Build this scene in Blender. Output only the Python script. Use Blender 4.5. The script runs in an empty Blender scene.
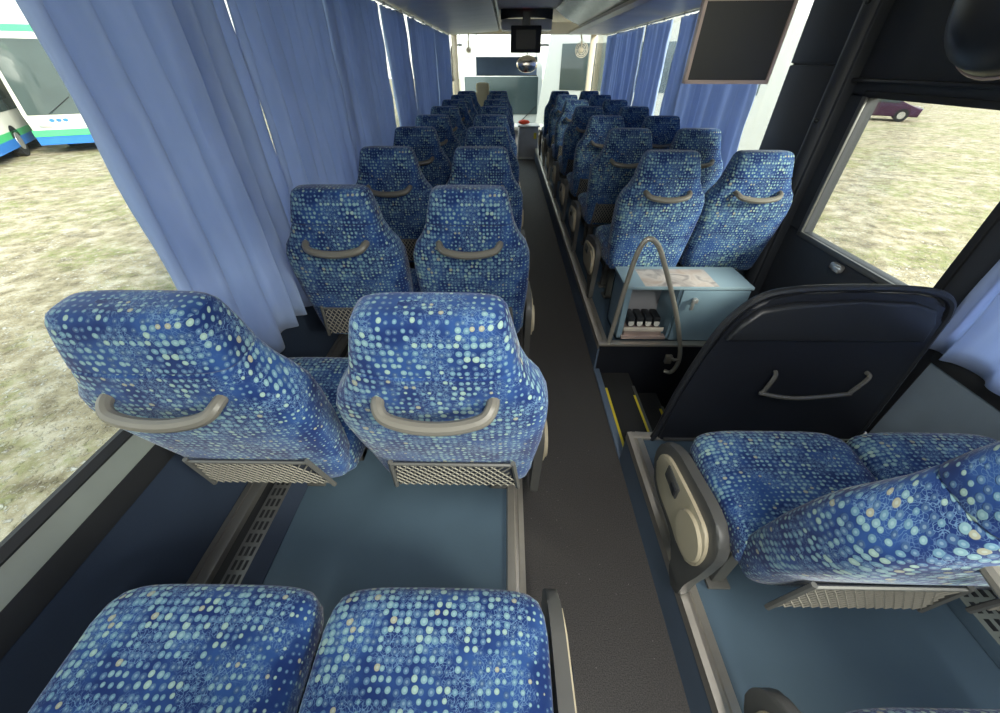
import bpy, bmesh, math, random
from mathutils import Vector, Matrix
random.seed(7)
S = bpy.context.scene
C = S.collection
PI = math.pi

# ---------------------------------------------------------------- camera
CAMZ = 1.51
cam = bpy.data.cameras.new('camera'); cam.sensor_width = 36; cam.lens = 380 * 36 / 1000
cam.clip_start = 0.02; cam.clip_end = 400
co = bpy.data.objects.new('camera', cam); C.objects.link(co)
co.location = (0, 0, CAMZ)
co.rotation_euler = (math.radians(90 - 37.7), 0, math.radians(0.84))
S.camera = co
S.view_settings.view_transform = 'Standard'; S.view_settings.look = 'None'
S.view_settings.gamma = 1; S.view_settings.use_curve_mapping = False
S.view_settings.exposure = 0.55
# ---------------------------------------------------------------- sky and sun
w = bpy.data.worlds.new('sky'); S.world = w; w.use_nodes = True
nt = w.node_tree; nt.nodes.clear()
out = nt.nodes.new('ShaderNodeOutputWorld'); bg = nt.nodes.new('ShaderNodeBackground')
tc = nt.nodes.new('ShaderNodeTexCoord'); sx = nt.nodes.new('ShaderNodeSeparateXYZ')
rp = nt.nodes.new('ShaderNodeValToRGB')
nt.links.new(tc.outputs['Generated'], sx.inputs[0]); nt.links.new(sx.outputs['Z'], rp.inputs[0])
rp.color_ramp.elements[0].position = 0.0; rp.color_ramp.elements[0].color = (1, 0.99, 0.95, 1)
rp.color_ramp.elements[1].position = 0.6; rp.color_ramp.elements[1].color = (0.72, 0.85, 1, 1)
nt.links.new(rp.outputs[0], bg.inputs[0]); bg.inputs[1].default_value = 2.3
nt.links.new(bg.outputs[0], out.inputs[0])
sl = bpy.data.lights.new('sun', 'SUN'); sl.energy = 9.0; sl.angle = math.radians(22); sl.color = (1, 0.975, 0.93)
so = bpy.data.objects.new('sun', sl); C.objects.link(so)
so.rotation_euler = Vector((-0.70, 0.50, -0.40)).to_track_quat('-Z', 'Y').to_euler()
# unseen fill lamps added to brighten the cabin, shaped as ceiling strips (their fixtures are built with the ceiling)
FILL_LAMPS = [(-0.5, 25), (1.3, 1.0), (3.1, .4), (4.9, .4)]
for y_, e_ in FILL_LAMPS:
    al = bpy.data.lights.new('aisle_fill_light', 'AREA'); al.shape = 'RECTANGLE'; al.size = 0.10; al.size_y = 1.2
    al.energy = e_; al.color = (1, 0.97, 0.92)
    ao = bpy.data.objects.new('aisle_fill_light', al); C.objects.link(ao); ao.location = (0.315, y_, 2.045)

# ---------------------------------------------------------------- materials
def newmat(name):
    m = bpy.data.materials.new(name); m.use_nodes = True
    return m, m.node_tree, m.node_tree.nodes['Principled BSDF']
def N(nt, t, **kw):
    n = nt.nodes.new(t)
    for k, v in kw.items(): setattr(n, k, v)
    return n
def math_n(nt, op, a, b=None, c=None, clamp=False):
    n = nt.nodes.new('ShaderNodeMath'); n.operation = op; n.use_clamp = clamp
    for i, v in enumerate((a, b, c)):
        if v is None: continue
        if isinstance(v, (int, float)): n.inputs[i].default_value = v
        else: nt.links.new(v, n.inputs[i])
    return n.outputs[0]
def mixc(nt, f, a, b):
    n = nt.nodes.new('ShaderNodeMix'); n.data_type = 'RGBA'
    if isinstance(f, (int, float)): n.inputs[0].default_value = f
    else: nt.links.new(f, n.inputs[0])
    for i, v in ((6, a), (7, b)):
        if isinstance(v, tuple): n.inputs[i].default_value = (*v, 1) if len(v) == 3 else v
        else: nt.links.new(v, n.inputs[i])
    return n.outputs[2]
def ramp(nt, f, els, interp='LINEAR'):
    n = nt.nodes.new('ShaderNodeValToRGB'); r = n.color_ramp; r.interpolation = interp
    while len(r.elements) > 1: r.elements.remove(r.elements[-1])
    r.elements[0].position = els[0][0]; r.elements[0].color = (*els[0][1], 1)
    for p, c in els[1:]:
        e = r.elements.new(p); e.color = (*c, 1)
    nt.links.new(f, n.inputs[0]); return n.outputs[0]
def plain(name, col, rough=0.5, metal=0.0, var=0.12, scale=9, bump=0.0, bscale=120, spec=0.5):
    m, nt, b = newmat(name)
    tcn = N(nt, 'ShaderNodeTexCoord'); no = N(nt, 'ShaderNodeTexNoise'); no.inputs['Scale'].default_value = scale
    no.inputs['Detail'].default_value = 5
    nt.links.new(tcn.outputs['Object'], no.inputs['Vector'])
    dark = tuple(c * (1 - var) for c in col); lite = tuple(min(1, c * (1 + var)) for c in col)
    nt.links.new(mixc(nt, no.outputs[0], dark, lite), b.inputs['Base Color'])
    b.inputs['Roughness'].default_value = rough; b.inputs['Metallic'].default_value = metal
    b.inputs['Specular IOR Level'].default_value = spec
    if bump:
        n2 = N(nt, 'ShaderNodeTexNoise'); n2.inputs['Scale'].default_value = bscale
        nt.links.new(tcn.outputs['Object'], n2.inputs['Vector'])
        bp = N(nt, 'ShaderNodeBump'); bp.inputs['Strength'].default_value = bump; bp.inputs['Distance'].default_value = 0.004
        nt.links.new(n2.outputs[0], bp.inputs['Height']); nt.links.new(bp.outputs[0], b.inputs['Normal'])
    return m

def fabric():
    m, nt, b = newmat('moquette')
    uv = N(nt, 'ShaderNodeUVMap')
    # slight warp
    def vor(scale, rnd, feat='F1'):
        v = N(nt, 'ShaderNodeTexVoronoi'); v.voronoi_dimensions = '2D'; v.feature = feat
        v.inputs['Scale'].default_value = scale; v.inputs['Randomness'].default_value = rnd
        nt.links.new(uv.outputs[0], v.inputs['Vector']); return v
    def noi(scale, det=2):
        n = N(nt, 'ShaderNodeTexNoise'); n.noise_dimensions = '2D'; n.inputs['Scale'].default_value = scale
        n.inputs['Detail'].default_value = det
        nt.links.new(uv.outputs[0], n.inputs['Vector']); return n.outputs[0]
    v1 = vor(67, 0.45); sep = N(nt, 'ShaderNodeSeparateColor'); nt.links.new(v1.outputs['Color'], sep.inputs[0])
    big = noi(5.0, 1.5)
    # dot radius: per-cell random and by patch
    rad = math_n(nt, 'MULTIPLY_ADD', big, 0.66, -0.03)
    rad = math_n(nt, 'MULTIPLY_ADD', sep.outputs[0], 0.12, rad)
    dot = math_n(nt, 'MULTIPLY', math_n(nt, 'SUBTRACT', rad, v1.outputs['Distance']), 14, clamp=True)
    inner = math_n(nt, 'MULTIPLY', math_n(nt, 'SUBTRACT', math_n(nt, 'MULTIPLY', rad, 0.45), v1.outputs['Distance']), 14, clamp=True)
    dcol = ramp(nt, sep.outputs[1], [(0.0, (0.035, 0.08, 0.18)), (0.24, (0.06, 0.125, 0.23)), (0.46, (0.10, 0.20, 0.28)),
                                     (0.66, (0.155, 0.27, 0.31)), (0.86, (0.23, 0.34, 0.31)), (0.97, (0.26, 0.27, 0.21))], 'CONSTANT')
    icol = mixc(nt, 0.22, dcol, (0.45, 0.6, 0.6))
    base = mixc(nt, math_n(nt, 'MULTIPLY', math_n(nt, 'SUBTRACT', noi(9, 2), 0.42), 5, clamp=True), (0.006, 0.022, 0.105), (0.018, 0.058, 0.19))
    # squiggle lines from a finer net, only in patches
    sq = math_n(nt, 'ABSOLUTE', math_n(nt, 'SUBTRACT', noi(105, 0.6), 0.5))
    sq2 = math_n(nt, 'ABSOLUTE', math_n(nt, 'SUBTRACT', noi(150, 0.3), 0.47))
    line = math_n(nt, 'MULTIPLY', math_n(nt, 'SUBTRACT', 0.045, math_n(nt, 'MINIMUM', sq, sq2)), 34, clamp=True)
    patch = math_n(nt, 'MULTIPLY', math_n(nt, 'SUBTRACT', noi(14, 2), 0.45), 9, clamp=True)
    line = math_n(nt, 'MULTIPLY', line, patch)
    c = mixc(nt, math_n(nt, 'MULTIPLY', line, 0.85), base, (0.11, 0.20, 0.33))
    c = mixc(nt, dot, c, dcol); c = mixc(nt, inner, c, icol)
    nt.links.new(c, b.inputs['Base Color'])
    b.inputs['Roughness'].default_value = 0.85; b.inputs['Sheen Weight'].default_value = 0.18
    b.inputs['Sheen Roughness'].default_value = 0.4; b.inputs['Specular IOR Level'].default_value = 0.2
    bp = N(nt, 'ShaderNodeBump'); bp.inputs['Strength'].default_value = 0.35; bp.inputs['Distance'].default_value = 0.002
    nt.links.new(dot, bp.inputs['Height']); nt.links.new(bp.outputs[0], b.inputs['Normal'])
    return m
FAB = fabric()

def curtain_mat():
    m, nt, b = newmat('curtain_cloth')
    tcn = N(nt, 'ShaderNodeTexCoord'); mp = N(nt, 'ShaderNodeMapping'); mp.inputs['Scale'].default_value = (1, 5, 1)
    no = N(nt, 'ShaderNodeTexNoise'); no.inputs['Scale'].default_value = 7; no.inputs['Detail'].default_value = 6
    nt.links.new(tcn.outputs['Object'], mp.inputs[0]); nt.links.new(mp.outputs[0], no.inputs[0])
    col = mixc(nt, no.outputs[0], (0.25, 0.355, 0.56), (0.43, 0.535, 0.75))
    nt.links.new(col, b.inputs['Base Color']); b.inputs['Roughness'].default_value = 0.8
    b.inputs['Sheen Weight'].default_value = 0.3
    tr = N(nt, 'ShaderNodeBsdfTranslucent'); tr.inputs[0].default_value = (0.46, 0.555, 0.80, 1)
    mx = N(nt, 'ShaderNodeMixShader'); mx.inputs[0].default_value = 0.4
    o = nt.nodes['Material Output']
    nt.links.new(b.outputs[0], mx.inputs[1]); nt.links.new(tr.outputs[0], mx.inputs[2]); nt.links.new(mx.outputs[0], o.inputs[0])
    return m
CURT = curtain_mat()

def glass_mat(name, tint, refl=0.06):
    m = bpy.data.materials.new(name); m.use_nodes = True; nt = m.node_tree; nt.nodes.clear()
    o = N(nt, 'ShaderNodeOutputMaterial'); t = N(nt, 'ShaderNodeBsdfTransparent'); t.inputs[0].default_value = (*tint, 1)
    g = N(nt, 'ShaderNodeBsdfGlossy'); g.inputs['Roughness'].default_value = 0.02
    lw = N(nt, 'ShaderNodeFresnel'); lw.inputs['IOR'].default_value = 1.35
    mx = N(nt, 'ShaderNodeMixShader')
    nt.links.new(math_n(nt, 'MULTIPLY', lw.outputs[0], 0.3), mx.inputs[0])
    nt.links.new(t.outputs[0], mx.inputs[1]); nt.links.new(g.outputs[0], mx.inputs[2]); nt.links.new(mx.outputs[0], o.inputs[0])
    return m
GLASS = glass_mat('tinted_glass', (0.84, 0.85, 0.80))

def carpet_mat():
    m, nt, b = newmat('aisle_carpet')
    tcn = N(nt, 'ShaderNodeTexCoord')
    n1 = N(nt, 'ShaderNodeTexNoise'); n1.inputs['Scale'].default_value = 260; n1.inputs['Detail'].default_value = 3
    n2 = N(nt, 'ShaderNodeTexNoise'); n2.inputs['Scale'].default_value = 4; n2.inputs['Detail'].default_value = 5
    v = N(nt, 'ShaderNodeTexVoronoi'); v.inputs['Scale'].default_value = 28
    for n in (n1, n2, v): nt.links.new(tcn.outputs['Object'], n.inputs['Vector'])
    c = ramp(nt, n1.outputs[0], [(0.3, (0.012, 0.012, 0.014)), (0.7, (0.085, 0.078, 0.072))])
    c = mixc(nt, math_n(nt, 'MULTIPLY', n2.outputs[0], 0.6), c, (0.05, 0.046, 0.042))
    crumb = math_n(nt, 'LESS_THAN', v.outputs['Distance'], 0.045)
    c = mixc(nt, math_n(nt, 'MULTIPLY', crumb, 0.8), c, (0.25, 0.24, 0.22))
    nt.links.new(c, b.inputs['Base Color']); b.inputs['Roughness'].default_value = 0.6
    b.inputs['Specular IOR Level'].default_value = 0.5
    bp = N(nt, 'ShaderNodeBump'); bp.inputs['Strength'].default_value = 0.5; bp.inputs['Distance'].default_value = 0.003
    nt.links.new(n1.outputs[0], bp.inputs['Height']); nt.links.new(bp.outputs[0], b.inputs['Normal'])
    return m
def ground_mat():
    m, nt, b = newmat('gravel')
    tcn = N(nt, 'ShaderNodeTexCoord')
    def noi(s, d=6):
        n = N(nt, 'ShaderNodeTexNoise'); n.inputs['Scale'].default_value = s; n.inputs['Detail'].default_value = d
        n.inputs['Roughness'].default_value = 0.65
        nt.links.new(tcn.outputs['Object'], n.inputs['Vector']); return n.outputs[0]
    wn_ = N(nt, 'ShaderNodeTexNoise'); wn_.inputs['Scale'].default_value = 11; wn_.inputs['Detail'].default_value = 4
    nt.links.new(tcn.outputs['Object'], wn_.inputs['Vector'])
    vm = N(nt, 'ShaderNodeVectorMath'); vm.operation = 'MULTIPLY_ADD'; vm.inputs[1].default_value = (.16, .16, .16)
    nt.links.new(wn_.outputs['Color'], vm.inputs[0]); nt.links.new(tcn.outputs['Object'], vm.inputs[2])
    v = N(nt, 'ShaderNodeTexVoronoi'); v.inputs['Scale'].default_value = 14; nt.links.new(vm.outputs[0], v.inputs['Vector'])
    v3 = N(nt, 'ShaderNodeTexVoronoi'); v3.inputs['Scale'].default_value = 33; nt.links.new(vm.outputs[0], v3.inputs['Vector'])
    sand = ramp(nt, noi(3.2), [(0.32, (0.12, 0.09, 0.05)), (0.5, (0.32, 0.265, 0.165)), (0.66, (0.50, 0.44, 0.33))])
    stone = math_n(nt, 'MULTIPLY', math_n(nt, 'SUBTRACT', 0.40, v.outputs['Distance']), 5, clamp=True)
    sm = math_n(nt, 'MULTIPLY', stone, math_n(nt, 'MULTIPLY', math_n(nt, 'SUBTRACT', noi(2.3, 3), 0.46), 9, clamp=True))
    c = mixc(nt, sm, sand, mixc(nt, v.outputs['Color'], (0.33, 0.30, 0.24), (0.70, 0.66, 0.58)))
    st2 = math_n(nt, 'MULTIPLY', math_n(nt, 'SUBTRACT', 0.33, v3.outputs['Distance']), 6, clamp=True)
    c = mixc(nt, math_n(nt, 'MULTIPLY', st2, 0.5), c, (0.50, 0.48, 0.42))
    gm = math_n(nt, 'MULTIPLY', math_n(nt, 'SUBTRACT', noi(0.55, 7), 0.485), 11, clamp=True)
    gf = math_n(nt, 'MULTIPLY', gm, math_n(nt, 'MULTIPLY', math_n(nt, 'SUBTRACT', noi(9, 5), 0.40), 6, clamp=True))
    c = mixc(nt, math_n(nt, 'MULTIPLY', gf, 0.7), c, (0.19, 0.21, 0.055))
    nt.links.new(c, b.inputs['Base Color']); b.inputs['Roughness'].default_value = 0.95
    bp = N(nt, 'ShaderNodeBump'); bp.inputs['Strength'].default_value = 0.8; bp.inputs['Distance'].default_value = 0.025
    nt.links.new(math_n(nt, 'ADD', stone, noi(14)), bp.inputs['Height']); nt.links.new(bp.outputs[0], b.inputs['Normal'])
    return m
M = {
 'carpet': carpet_mat(), 'ground': ground_mat(),
 'lino': plain('blue_linoleum', (0.062, 0.098, 0.135), 0.42, var=0.16, scale=5, bump=0.05),
 'riser': plain('blue_riser', (0.10, 0.14, 0.20), 0.5),
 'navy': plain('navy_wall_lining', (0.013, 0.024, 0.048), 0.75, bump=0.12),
 'alu': plain('brushed_aluminium', (0.50, 0.47, 0.42), 0.32, 0.75, var=0.1, scale=30),
 'alu_dark': plain('worn_aluminium', (0.15, 0.15, 0.145), 0.4, 0.6),
 'sill': plain('green_grey_sill', (0.18, 0.20, 0.18), 0.5),
 'rubber': plain('black_rubber', (0.012, 0.013, 0.015), 0.6),
 'black': plain('black_plastic', (0.016, 0.018, 0.022), 0.38),
 'blacknavy': plain('dark_navy_plastic', (0.010, 0.012, 0.018), 0.5),
 'darkpanel': plain('charcoal_panel', (0.028, 0.032, 0.040), 0.55, bump=0.1),
 'handle': plain('taupe_plastic', (0.135, 0.128, 0.11), 0.4),
 'beige': plain('beige_plastic', (0.46, 0.40, 0.28), 0.5),
 'greypl': plain('dark_grey_plastic', (0.085, 0.085, 0.08), 0.45),
 'net': plain('grey_net_cord', (0.20, 0.19, 0.16), 0.8),
 'netback': plain('dark_net_lining', (0.02, 0.025, 0.04), 0.9),
 'ceil': plain('cream_headliner', (0.75, 0.68, 0.58), 0.8, bump=0.1),
 'rack': plain('grey_rack_panel', (0.68, 0.65, 0.60), 0.45, var=0.2, scale=3),
 'rackdark': plain('dark_rack_face', (0.045, 0.05, 0.05), 0.25),
 'rackedge': plain('pale_rack_edge', (0.62, 0.56, 0.48), 0.35),
 'white': plain('white_paint', (0.58, 0.58, 0.54), 0.35, var=0.04),
 'cream': plain('cream_trim', (0.62, 0.55, 0.44), 0.5),
 'cab': plain('pale_blue_laminate', (0.20, 0.30, 0.37), 0.4),
 'yellow': plain('yellow_strip', (0.75, 0.60, 0.04), 0.5),
 'tread': plain('black_tread', (0.015, 0.015, 0.015), 0.8, bump=0.3),
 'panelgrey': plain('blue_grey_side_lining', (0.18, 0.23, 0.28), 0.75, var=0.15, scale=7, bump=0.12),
 'pinkmetal': plain('pinkish_anodised_frame', (0.42, 0.33, 0.30), 0.35, 0.4),
 'screen': plain('matt_screen', (0.012, 0.012, 0.012), 0.35),
 'silver': plain('silver', (0.55, 0.55, 0.54), 0.3, 0.6),
 'red': plain('red_cloth', (0.75, 0.06, 0.02), 0.7),
 'green': plain('green_paint', (0.06, 0.42, 0.16), 0.35),
 'bluep': plain('blue_paint', (0.03, 0.16, 0.50), 0.35),
 'busglass': plain('coach_window_glass', (0.055, 0.075, 0.075), 0.08, var=0.5, scale=0.8),
 'purple': plain('purple_car_paint', (0.05, 0.012, 0.045), 0.3),
 'blind': plain('blue_blind', (0.06, 0.10, 0.18), 0.7),
 'console': plain('console_grey', (0.40, 0.40, 0.42), 0.5),
 'seatbeige': plain('driver_beige', (0.33, 0.29, 0.18), 0.7),
}
def top_mat():
    m, nt, b = newmat('marbled_counter')
    tcn = N(nt, 'ShaderNodeTexCoord'); sp = N(nt, 'ShaderNodeSeparateXYZ'); nt.links.new(tcn.outputs['Object'], sp.inputs[0])
    no = N(nt, 'ShaderNodeTexNoise'); no.inputs['Scale'].default_value = 9; no.inputs['Detail'].default_value = 7; no.inputs['Distortion'].default_value = 1.2
    nt.links.new(tcn.outputs['Object'], no.inputs[0])
    worn = ramp(nt, no.outputs[0], [(0.3, (0.45, 0.36, 0.30)), (0.5, (0.55, 0.50, 0.46)), (0.66, (0.28, 0.25, 0.24))])
    fx = math_n(nt, 'LESS_THAN', math_n(nt, 'ABSOLUTE', math_n(nt, 'SUBTRACT', sp.outputs[0], 0.96)), 0.20)
    fy = math_n(nt, 'LESS_THAN', math_n(nt, 'ABSOLUTE', math_n(nt, 'SUBTRACT', sp.outputs[1], 1.98)), 0.11)
    nt.links.new(mixc(nt, math_n(nt, 'MULTIPLY', fx, fy), (0.26, 0.36, 0.42), worn), b.inputs['Base Color'])
    b.inputs['Roughness'].default_value = 0.3
    return m
M['counter'] = top_mat()
m_, nt_, b_ = newmat('fill_lamp_diffuser'); b_.inputs['Base Color'].default_value = (0.9, 0.88, 0.8, 1)
b_.inputs['Emission Color'].default_value = (1, 0.96, 0.9, 1); b_.inputs['Emission Strength'].default_value = 0.6
M['lamp'] = m_  # glowing face of the added fill lamps
m_, nt_, b_ = newmat('red_lamp'); b_.inputs['Base Color'].default_value = (0.6, 0.05, 0.02, 1)
b_.inputs['Emission Color'].default_value = (1, 0.08, 0.03, 1); b_.inputs['Emission Strength'].default_value = 0.5
M['redlamp'] = m_
m_, nt_, b_ = newmat('mirror'); b_.inputs['Base Color'].default_value = (0.8, 0.75, 0.7, 1); b_.inputs['Metallic'].default_value = 1; b_.inputs['Roughness'].default_value = 0.15
M['mirror'] = m_

# ---------------------------------------------------------------- mesh helpers
def obj(name, bm, mat, parent=None, smooth=True, loc=None):
    me = bpy.data.meshes.new(name)
    bmesh.ops.recalc_face_normals(bm, faces=bm.faces[:])
    bm.to_mesh(me); bm.free()
    mats = mat if isinstance(mat, (list, tuple)) else [mat]
    for q in mats: me.materials.append(q)
    if smooth:
        me.polygons.foreach_set('use_smooth', [True] * len(me.polygons))
        try: me.set_sharp_from_angle(angle=math.radians(35))
        except Exception: pass
    o = bpy.data.objects.new(name, me); C.objects.link(o)
    if parent: o.parent = parent
    if loc: o.location = loc
    return o
def thing(name, label, cat, loc=(0, 0, 0), rz=0, group=None):
    o = bpy.data.objects.new(name, None); C.objects.link(o); o.empty_display_size = 0.05
    o.location = loc; o.rotation_euler = (0, 0, rz); tag(o, label, cat, group); return o
def tag(o, label, cat, group=None):
    o['label'] = label; o['category'] = cat
    if group: o['group'] = group
    return o
def struct(o): o['kind'] = 'structure'; return o
def box(bm, x0, x1, y0, y1, z0, z1, bev=0.0, seg=2, mi=0, rot=None):
    g = bmesh.ops.create_cube(bm, size=1)
    vs = g['verts']
    for v in vs: v.co = Vector(((x0 + x1) / 2 + v.co.x * (x1 - x0), (y0 + y1) / 2 + v.co.y * (y1 - y0), (z0 + z1) / 2 + v.co.z * (z1 - z0)))
    if rot is not None:
        c, mtx = rot
        for v in vs: v.co = mtx @ (v.co - Vector(c)) + Vector(c)
    fs = list({f for v in vs for f in v.link_faces})
    for f in fs: f.material_index = mi
    if bev > 0:
        es = list({e for v in vs for e in v.link_edges})
        bmesh.ops.bevel(bm, geom=es, offset=bev, segments=seg, affect='EDGES', profile=0.5, material=mi)
def B(*args, **kw):
    bm = bmesh.new(); box(bm, *args, **kw); return bm
def sweep(bm, pts, rad, n=8, closed=False, cap=True, flat=1.0):
    pts = [Vector(p) for p in pts]; k = len(pts)
    rads = rad if isinstance(rad, (list, tuple)) else [rad] * k
    rings = []; up = None
    for i, p in enumerate(pts):
        if closed: t = (pts[(i + 1) % k] - pts[i - 1]).normalized()
        else: t = (pts[min(i + 1, k - 1)] - pts[max(i - 1, 0)]).normalized()
        if up is None:
            a = Vector((0, 0, 1)) if abs(t.z) < 0.9 else Vector((0, 1, 0))
            up = (a - t * a.dot(t)).normalized()
        else: up = (up - t * up.dot(t)).normalized()
        s = t.cross(up)
        rings.append([bm.verts.new(p + (up * math.cos(2 * PI * j / n) * flat + s * math.sin(2 * PI * j / n)) * rads[i]) for j in range(n)])
    for i in range(k if closed else k - 1):
        a, b = rings[i], rings[(i + 1) % k]
        for j in range(n): bm.faces.new((a[j], a[(j + 1) % n], b[(j + 1) % n], b[j]))
    if cap and not closed: bm.faces.new(rings[0]); bm.faces.new(rings[-1])
def smooth_pts(pts, n=6):
    P = [Vector(p) for p in pts]; out_ = []
    for i in range(len(P) - 1):
        p0 = P[max(i - 1, 0)]; p1 = P[i]; p2 = P[i + 1]; p3 = P[min(i + 2, len(P) - 1)]
        for j in range(n):
            t = j / n
            out_.append(0.5 * ((2 * p1) + (-p0 + p2) * t + (2 * p0 - 5 * p1 + 4 * p2 - p3) * t * t + (-p0 + 3 * p1 - 3 * p2 + p3) * t ** 3))
    out_.append(P[-1]); return out_
def prism(bm, poly, axis, a, b, bev=0.0, mi=0, seg=2):
    """poly: 2D points; axis 'x': (y,z) extruded x a..b ; 'y': (x,z) ; 'z': (x,y)"""
    def mk(p, t):
        return {'x': (t, p[0], p[1]), 'y': (p[0], t, p[1]), 'z': (p[0], p[1], t)}[axis]
    A = [bm.verts.new(mk(p, a)) for p in poly]; Bv = [bm.verts.new(mk(p, b)) for p in poly]
    fs = [bm.faces.new(A), bm.faces.new(Bv)]; n = len(poly)
    for i in range(n): fs.append(bm.faces.new((A[i], A[(i + 1) % n], Bv[(i + 1) % n], Bv[i])))
    for f in fs: f.material_index = mi
    if bev > 0:
        es = list(set(fs[0].edges) | set(fs[1].edges))
        bmesh.ops.bevel(bm, geom=es, offset=bev, segments=seg, affect='EDGES', profile=0.5, material=mi)
def round_poly(poly, r, n=4):
    out_ = []; k = len(poly)
    for i in range(k):
        p = Vector(poly[i]); a = Vector(poly[i - 1]); c = Vector(poly[(i + 1) % k])
        da = (a - p); dc = (c - p); rr = min(r, da.length * 0.48, dc.length * 0.48)
        s = p + da.normalized() * rr; e = p + dc.normalized() * rr
        for j in range(n + 1):
            t = j / n; out_.append(tuple((1 - t) ** 2 * s + 2 * t * (1 - t) * p + t * t * e))
    return out_
def loft(rings_spec, place, nseg=40, expo=4.5, cap0=0, cap1=99):
    """rings_spec list of (hw, d0, d1, pos[, expo]); place(x, d, pos, i)->Vector ; uv from arc length"""
    bm = bmesh.new(); uvl = bm.loops.layers.uv.new('UVMap')
    rings = []; us = []; flat = []; vs_ = []; vacc = 0; prev = None
    for i, spec in enumerate(rings_spec):
        hw, d0, d1, pos = spec[:4]; ex = spec[4] if len(spec) > 4 else expo
        ring = []; hd = (d1 - d0) / 2; cd = (d0 + d1) / 2
        P2 = []
        for j in range(nseg):
            a = -PI / 2 + 2 * PI * j / nseg
            ca, sa = math.cos(a), math.sin(a)
            x = math.copysign(abs(ca) ** (2 / ex), ca) * hw; d = cd + math.copysign(abs(sa) ** (2 / ex), sa) * hd
            P2.append((x, d)); ring.append(bm.verts.new(place(x, d, pos, i)))
        u = [0.0]
        for j in range(1, nseg + 1):
            u.append(u[-1] + math.hypot(P2[j % nseg][0] - P2[j - 1][0], P2[j % nseg][1] - P2[j - 1][1]))
        # u is measured both ways from the first vertex (centre of the d0 side)
        us.append(u); rings.append(ring); flat.append(P2)
        c = Vector(place(0, d0, pos, i))
        if prev is not None: vacc += (c - prev).length
        prev = c; vs_.append(vacc)
    half = nseg // 2
    for i in range(len(rings) - 1):
        for j in range(nseg):
            k = (j + 1) % nseg
            f = bm.faces.new((rings[i][j], rings[i][k], rings[i + 1][k], rings[i + 1][j]))
            def U(ii, jj):
                t = us[ii]
                return t[jj] if j < half else t[jj] - t[nseg]
            vals = [(U(i, j), vs_[i]), (U(i, j + 1), vs_[i]), (U(i + 1, j + 1), vs_[i + 1]), (U(i + 1, j), vs_[i + 1])]
            if i >= cap1 or i < cap0:
                ref = cap1 if i >= cap1 else cap0; sg = 1 if i >= cap1 else -1
                bx = rings_spec[ref][1]
                vals = []
                for ii, jj in ((i, j), (i, k), (i + 1, k), (i + 1, j)):
                    px_, pd_ = flat[ii][jj]
                    vals.append((px_, vs_[ref] + sg * (pd_ - bx)))
            for lp, q in zip(f.loops, vals): lp[uvl].uv = (q[0] + 3.1, q[1] + 2.3)
    for ring, vv in ((rings[0], vs_[0]), (rings[-1], vs_[-1])):
        f = bm.faces.new(ring)
        for lp in f.loops: lp[uvl].uv = (lp.vert.co.x + 3.1, lp.vert.co.y + vv + 2.3)
    return bm
def copy_tree(o, parent=None):
    c = o.copy(); C.objects.link(c)
    if parent: c.parent = parent
    for ch in list(o.children): copy_tree(ch, c)
    return c

# ---------------------------------------------------------------- setting: floors
PZ = 0.19
AX0, AX1 = 0.075, 0.554
XL, XR = -0.97, 1.64
Y0, Y1 = -1.3, 8.35
struct(obj('floor', B(AX0 - 0.03, AX1 + 0.03, Y0, Y1, -0.04, 0.0), M['carpet']))
struct(obj('floor_left', B(XL, AX0 - 0.012, Y0, Y1, -0.04, PZ - 0.002), M['lino']))
struct(obj('floor_right', B(AX1 + 0.012, XR, Y0, 1.15, -0.04, PZ - 0.002), M['lino']))
struct(obj('floor_right', B(AX1 + 0.012, XR, 1.83, Y1, -0.04, PZ - 0.002), M['lino']))
def rail_profile(side):   # worn aluminium nosing, an L with a groove
    s = side
    return [(0, 0), (0, 0.012), (0.018 * s, 0.016), (0.021 * s, 0.010), (0.031 * s, 0.010), (0.034 * s, 0.016), (0.058 * s, 0.014), (0.062 * s, 0), ]
def rail(name, x, side, ya, yb):
    bm = bmesh.new(); prism(bm, [(x + p[0], PZ + p[1] - 0.002) for p in rail_profile(side)], 'y', ya, yb)
    box(bm, min(x, x + 0.006 * side), max(x, x + 0.006 * side), ya, yb, PZ - 0.03, PZ)
    return struct(obj(name, bm, M['alu'], smooth=False))
rail('trim_1', AX0, -1, Y0, Y1); rail('trim_2', AX1, 1, Y0, 1.15); rail('trim_3', AX1, 1, 1.83, Y1)
struct(obj('baseboard_left', B(AX0 - 0.012, AX0 - 0.002, Y0, Y1, 0, PZ - 0.03), M['riser']))
struct(obj('baseboard_right', B(AX1 + 0.002, AX1 + 0.012, Y0, 1.15, 0, PZ - 0.03), M['riser']))
struct(obj('baseboard_right', B(AX1 + 0.002, AX1 + 0.012, 1.83, Y1, 0, PZ - 0.03), M['riser']))
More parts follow.
